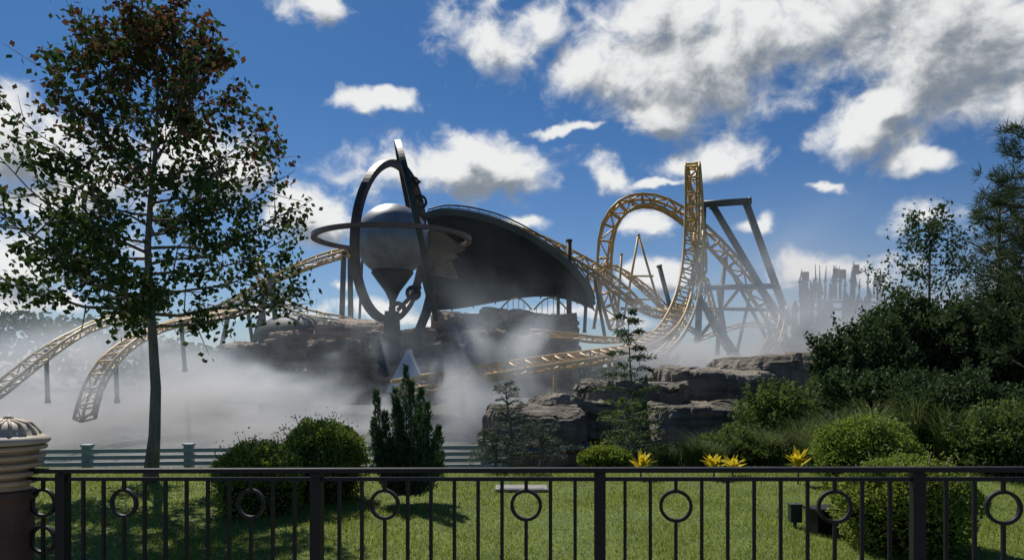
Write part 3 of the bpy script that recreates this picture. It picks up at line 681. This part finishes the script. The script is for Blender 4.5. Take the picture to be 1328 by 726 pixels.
track(e,[(330,335,82,(.6,-1,.2)),(343,362,81,(.6,-1,.3)),(362,388,80,(.3,-.8,.8)),(395,404,79,(0,-.5,1)),(440,412,78,(0,-.4,1)),(480,420,78,Z)],gold,g=.6)
sup(e,[(446,326,443,425,79,.3),(454,325,455,425,80,.3),(350,362,326,460,79,.3),(352,362,362,460,79,.3),(340,366,344,460,81,.25),(300,392,285,460,81,.25),(318,380,330,460,81,.2),(470,330,466,420,81,.15)],green_steel)
c=S(110,500,42);c.z=-3
e=top('roller_coaster',c,'pale low roller coaster track sections dipping into the mist','roller coaster')
C2=(-.3,-.8,.8)
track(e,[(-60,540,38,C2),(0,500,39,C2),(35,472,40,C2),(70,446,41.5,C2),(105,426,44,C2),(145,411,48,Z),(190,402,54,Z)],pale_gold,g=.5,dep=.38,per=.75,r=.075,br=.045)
track(e,[(108,540,38,C2),(118,503,39,C2),(138,468,40,C2),(165,443,42,C2),(200,425,45,C2),(250,411,51,Z),(320,400,60,Z)],gold,g=.54,dep=.38,per=.75,r=.085,br=.05)
sup(e,[(168,385,140,470,56,.14),(160,385,190,470,56,.14),(235,420,240,480,50,.14),(60,456,62,520,41.5,.12),(150,458,152,520,41.5,.12)],green_steel)
# ---------------------------------------------------------------- canopy building
def canopy():
    c=S(650,477,85);c.z=-3;e=top('station_building',c,'dark green curved canopy station building above the rocks','building')
    A=[(552,281,72),(578,276,73),(615,280,75),(655,292,77),(699,315,79),(735,342,80),(758,369,81),(769,396,82)]
    B=[(562,402,96),(590,400,97),(622,395,98),(655,389,98),(690,384,97),(718,384,95),(745,389,92),(771,399,88)]
    def spl(P,n=40):
        Q=[(S(*p),Vector((0,0,1))) for p in P];o=[]
        for i in range(n+1):
            t=i/n*(len(P)-1);k=min(int(t),len(P)-2);f=t-k;p0,p1,p2,p3=[Q[max(0,min(len(P)-1,k+j))][0] for j in(-1,0,1,2)]
            o.append(.5*((2*p1)+(p2-p0)*f+(2*p0-5*p1+4*p2-p3)*f*f+(3*p1-p0-3*p2+p3)*f**3))
        return o
    a=spl(A);b=spl(B);m=MB();ns=14
    def surf(i,s):
        P=a[i];Q=b[i];Cc=Vector((P.x*.35+Q.x*.65,Q.y-2,max(P.z,Q.z)*.98));return P*(1-s)**2+Cc*2*s*(1-s)+Q*s*s
    for k in range(ns+1):
        for i in range(41): m.v.append(surf(i,k/ns))
    for k in range(ns):
        for i in range(40): m.f.append((k*41+i,k*41+i+1,(k+1)*41+i+1,(k+1)*41+i));m.m.append(0)
    shell=M('canopy_green',(.009,.022,.016),(.005,.014,.010),rough=.85,scale=.3,spec=.05)
    o=m.obj('canopy',shell,True,e);md=o.modifiers.new('s','SOLIDIFY');md.thickness=.25
    for i in range(5,41,5):
        m=MB();m.tube([surf(i,k/ns)+Vector((0,0,-.3)) for k in range(ns+1)],.10,6);m.obj('roof_rib',shell,True,e)
    m=MB();m.tube([p+Vector((0,-.1,.05)) for p in a],1,4,sq=(.30,.2),up=(0,0,1));m.obj('roof_edge',M('edge_green',(.045,.07,.05),(.03,.045,.035),rough=.5,scale=.5,spec=.3),False,e)
    m=MB();m.tube([p+Vector((.25,.3,.8)) for p in a],.09,6);m.tube([p+Vector((.2,.1,.5)) for p in a],.05,6)
    for p in a[::2]: m.tube([p,p+Vector((.25,.3,.8))],.04,4)
    m.obj('roof_handrail',green_steel,False,e)
    for u0,u1,v in((648,690,386),(692,736,388)):
        m=MB();q0=S(u0,402,84);q1=S(u1,402,84);pts=[]
        for i in range(13):
            t=i/12;pts.append(q0.lerp(q1,t)+Vector((0,0,math.sin(math.pi*t)*1.4)))
        m.tube(pts,.09,6)
        for i in range(1,12,2): m.tube([pts[i],Vector((pts[i].x,pts[i].y,q0.z-.5))],.04,4)
        m.obj('window_arch',gold,False,e)
canopy()
def low_dome():
    c=S(388,440,78);e=top('domed_pavilion',(c.x,c.y,-3),'low dark green domed pavilion behind the rocks','building')
    m=MB();pr=[]
    R=56/FPX*78
    for i in range(12):
        t=i/11*math.pi/2;pr.append((R*math.cos(t)+.01,2.7*math.sin(t)))
    m.lathe(pr,(c.x,c.y,S(0,440,78).z),48);m.obj('roof',M('dome_green',(.02,.04,.03),(.012,.025,.02),rough=.6,scale=.5,spec=.2),True,e)
    m=MB();m.ring((c.x,c.y,S(0,440,78).z),(1,0,0),(0,1,0),R,.2,.18,48);m.obj('roof_edge',green_steel,False,e)
    m=MB();m.lathe([(R*.9,-3),(R*.9,S(0,440,78).z)],(c.x,c.y,0),32);m.obj('wall',dark_steel,False,e)
low_dome()
# ---------------------------------------------------------------- orrery sculpture
def orrery():
    d=62;C=S(509,312,d);e=top('planet_sculpture',(C.x,C.y,-3),'giant grey metal sphere encircled by bronze orbit rings on a pylon','sculpture')
    k=d/FPX
    m,nt,N,L=newmat('sphere_metal')
    o=N.new('ShaderNodeOutputMaterial');b=N.new('ShaderNodeBsdfPrincipled');L.new(b.outputs[0],o.inputs[0])
    b.inputs['Metallic'].default_value=.4;b.inputs['Roughness'].default_value=.45
    g=N.new('ShaderNodeNewGeometry');n=N.new('ShaderNodeTexNoise');n.inputs['Scale'].default_value=.9;n.inputs['Detail'].default_value=9;L.new(g.outputs['Position'],n.inputs['Vector'])
    r=N.new('ShaderNodeValToRGB');r.color_ramp.elements[0].color=(.19,.20,.215,1);r.color_ramp.elements[1].color=(.32,.33,.345,1);r.color_ramp.elements[0].position=.35;r.color_ramp.elements[1].position=.65
    L.new(n.outputs[0],r.inputs[0]);L.new(r.outputs[0],b.inputs['Base Color'])
    s=MB();R=47*k
    pr=[(max(.001,R*math.sin(math.pi*i/40)),R*math.cos(math.pi*i/40)) for i in range(41)]
    s.lathe(pr,C,64);s.obj('sphere',m,True,e)
    mk=M('mount_black',(.014,.013,.013),(.009,.009,.009),rough=.7,spec=.15)
    s=MB();s.lathe([(R*.56,-R*.84),(R*.58,-R*.90),(R*.40,-R*1.15),(R*.20,-R*1.42),(R*.09,-R*1.66),(R*.085,-R*2.0),(.01,-R*2.0)],C,40);s.obj('tapered_mount',mk,True,e)
    s=MB();s.ring(C+Vector((0,0,.1)),(1,0,0),(0,1,0),6.4,.22,.17,96);s.obj('orbit_ring',copper,False,e)
    h=Vector((-math.sin(math.radians(16)),-math.cos(math.radians(16)),0)).normalized();v=Vector((.10,0,1)).normalized()
    s=MB();s.ring(C+Vector((-.05,.2,-.15)),h,v,6.4,.24,.24,96);s.obj('orbit_ring',bronze,False,e)
    s=MB();s.ring(C+Vector((-.05,.2,-.15)),h,v,6.70,.06,.29,96);s.obj('ring_trim',bronze,False,e)
    c3=S(540,302,64.5);h3=Vector((math.sin(math.radians(7)),-math.cos(math.radians(7)),0));v3=Vector((-.22,0,1))
    s=MB();s.ring(c3,h3,v3,7.6,.28,.24,110);s.obj('orbit_ring',green_steel,False,e)
    s=MB()
    for (a_,b_,c_,d_) in((527,228,541,240),(532,250,549,262),(536,272,554,284),(545,235,528,250)): s.tube([S(a_,b_,63.8),S(c_,d_,64.4)],.13,6)
    s.ring(S(545,262,63.3),(1,0,0),(0,0,1),.5,.1,.15,24);s.ring(S(537,236,63.3),(1,0,0),(0,0,1),.35,.08,.15,24);s.obj('ring_brace',dark_steel,False,e)
    s=MB();s.prism([S(499,403,61),S(515,403,61),S(517,440,61),S(515,478,61),S(487,478,61),S(496,440,61)],(0,1.2,0));s.tube([S(485,476,60.8),S(500,484,60.8),S(516,478,60.8)],.35,8);s.obj('leg',dark_steel,False,e)
    s=MB();s.tube([S(u,w_,62) for u,w_ in((558,345),(560,375),(553,405),(542,432),(540,462))],[.25,.32,.36,.34,.3],4,sq=(1,1),up=(1,0,0));s.obj('leg',green_steel,False,e)
    s=MB();s.ring(S(516,402,60.6),(1,0,0),(0,0,1),.55,.16,.35,24);s.ring(S(536,380,61),(1,0,0),(0,0,1),.5,.12,.3,24);s.tube([S(516,402,60.8),S(545,372,62)],.18,8);s.obj('hub',dark_steel,False,e)
    s=MB();P=[(546,298),(576,302),(603,322),(582,331),(594,360),(552,354)]
    s.prism([S(a_,b_,62.3) for a_,b_ in P],(0,.9,0));s.prism([S(548,322,61.9),S(572,318,61.9),S(594,332,61.9),S(570,345,61.9)],(0,.35,0));s.obj('bronze_bracket',brass,False,e)
    s=MB();w_=M('lit_white',(.75,.76,.76),(.6,.62,.63),rough=.6,scale=1)  # base wedge coloured white to stand for bright light on it
    s.prism([S(528,452,59.5),S(555,508,57.5),S(500,508,57.5)],(0,3,0));s.obj('plinth',w_,False,e)
orrery()
def fortress():
    d=150;e=top('spired_fortress',(S(1085,477,d).x,d,-3),'distant jagged brown fortress with many thin spires','building')
    st=M('brown_stone',(.20,.135,.085),(.10,.065,.045),rough=.9,scale=.5,spec=.1);ac=M('rusty_banner',(.55,.14,.04),(.4,.09,.03),rough=.8);r=random.Random(5);m=MB()
    for i in range(22):
        u=1034+i*5.0+r.uniform(-2,2);c=abs(i-11)/11;vt=364+r.uniform(-8,22)+10*c
        a=S(u,vt,d);y=d+r.uniform(-3,3);w_=r.uniform(.3,.75)
        m.tube([Vector((a.x,y,-3)),Vector((a.x,y,a.z-2.5)),Vector((a.x+.2,y,a.z-2.2)),Vector((a.x+r.uniform(-.3,.3),y,a.z))],[w_,w_*.8,w_*1.2,w_*.25],6)
    for v in(390,400): m.tube([S(1036,v,d),S(1134,v+2,d)],.3,6)
    m.obj('wall',st,False,e)
    for i in range(19):
        u=1034+i*5.7+r.uniform(-2,2);hgt=r.choice((332,338,344,352,360));a=S(u,hgt+r.uniform(-3,3),d);b=S(u,388,d);y=d-2+r.uniform(-1,3);q=Vector((a.x+r.uniform(-.4,.4),y,a.z));w_=r.uniform(.18,.36)
        m=MB();mid=(a.z+b.z)/2;m.tube([Vector((b.x,y,b.z)),Vector((b.x,y,mid)),Vector((b.x,y,mid+.4)),Vector((b.x,y,mid+.8)),q],[w_,w_*.8,w_*1.7,w_*.7,.05],6)
        m.obj('spire',st,False,e)
        if i%3==1:
            m=MB();m.box((a.x+.6,y,a.z-1.6),(.6,.05,1.0));m.obj('banner',ac,False,e)
fortress()
# ---------------------------------------------------------------- mist volume
def mist():
    me=MB();me.box((-10,43.5,3.4),(64,22.5,7.4));m,nt,N,L=newmat('mist_volume')
    o=N.new('ShaderNodeOutputMaterial');vs=N.new('ShaderNodeVolumeScatter');L.new(vs.outputs[0],o.inputs['Volume']);vs.inputs['Color'].default_value=(.82,.92,1,1);vs.inputs['Anisotropy'].default_value=.52
    g=N.new('ShaderNodeNewGeometry')
    def noise(sc,det,st,off=(0,0,0)):
        mp=N.new('ShaderNodeMapping');mp.inputs['Scale'].default_value=st;mp.inputs['Location'].default_value=off;L.new(g.outputs['Position'],mp.inputs[0])
        n=N.new('ShaderNodeTexNoise');n.inputs['Scale'].default_value=sc;n.inputs['Detail'].default_value=det;n.inputs['Roughness'].default_value=.58;n.inputs['Distortion'].default_value=.6;L.new(mp.outputs[0],n.inputs['Vector']);return n.outputs[0]
    n=noise(.13,2,(1,.22,1.0),(3,0,0));n2=noise(.30,3,(1,.18,1.0),(7,3,1))
    s=N.new('ShaderNodeSeparateXYZ');L.new(g.outputs['Position'],s.inputs[0])
    def ma(op,a,b=None,c=None,cl=False):
        x=N.new('ShaderNodeMath');x.operation=op;x.use_clamp=cl
        for i,q in enumerate((a,b,c)):
            if q is None: continue
            if isinstance(q,(int,float)): x.inputs[i].default_value=q
            else: L.new(q,x.inputs[i])
        return x.outputs[0]
    def mr_(v,a,b,c,d_):
        x=N.new('ShaderNodeMapRange');x.interpolation_type='SMOOTHSTEP';L.new(v,x.inputs[0]);x.inputs[1].default_value=a;x.inputs[2].default_value=b;x.inputs[3].default_value=c;x.inputs[4].default_value=d_;return x.outputs[0]
    X,Y,Zz=s.outputs
    right=mr_(X,5,12,0,1)
    Ye=ma('ADD',Y,mr_(X,-10,-16,0,8))
    mid=ma('MULTIPLY',ma('SUBTRACT',1.0,right),mr_(Ye,49,56,1,0))
    hz=ma('ADD',ma('SUBTRACT',Zz,ma('MULTIPLY',ma('SUBTRACT',n,.5),20)),ma('MULTIPLY',mid,2.0))
    hz=ma('SUBTRACT',hz,ma('MULTIPLY',right,2.2))
    hf=mr_(hz,-1.6,3.6,1,0)
    cl=mr_(n2,.42,.58,.04,1)
    fy=ma('MULTIPLY',mr_(ma('ADD',Y,ma('MULTIPLY',right,4)),26,32,0,1),mr_(Y,56,65,1,0))
    fx=ma('MULTIPLY',mr_(X,28,42,1,0),mr_(X,-72,-58,0,1))
    ft=mr_(Zz,3.0,10.4,1,0)
    area=ma('MULTIPLY',ft,ma('MULTIPLY',fy,fx))
    den=ma('MULTIPLY',ma('MULTIPLY',ma('MULTIPLY',hf,cl),area),.17)
    thin=ma('MULTIPLY',ma('MULTIPLY',area,cl),ma('MULTIPLY_ADD',right,.04,.006))
    L.new(ma('ADD',den,thin),vs.inputs['Density'])
    ob=me.obj('mist',m);ob['kind']='stuff';tag(ob,'low drifting white mist over the basin','mist')
    try: m.cycles.volume_step_rate=.35
    except Exception as ex: print(ex)
mist()
# ---------------------------------------------------------------- camera
cd=bpy.data.cameras.new('camera');cd.sensor_width=36;cd.lens=26;cd.shift_y=114/1328;cd.clip_end=5000
co=bpy.data.objects.new('camera',cd);COL.objects.link(co);co.location=(0,0,EYE);co.rotation_euler=(math.radians(90),0,0);scene.camera=co
scene.view_settings.view_transform='Standard';scene.view_settings.look='None';scene.view_settings.exposure=0
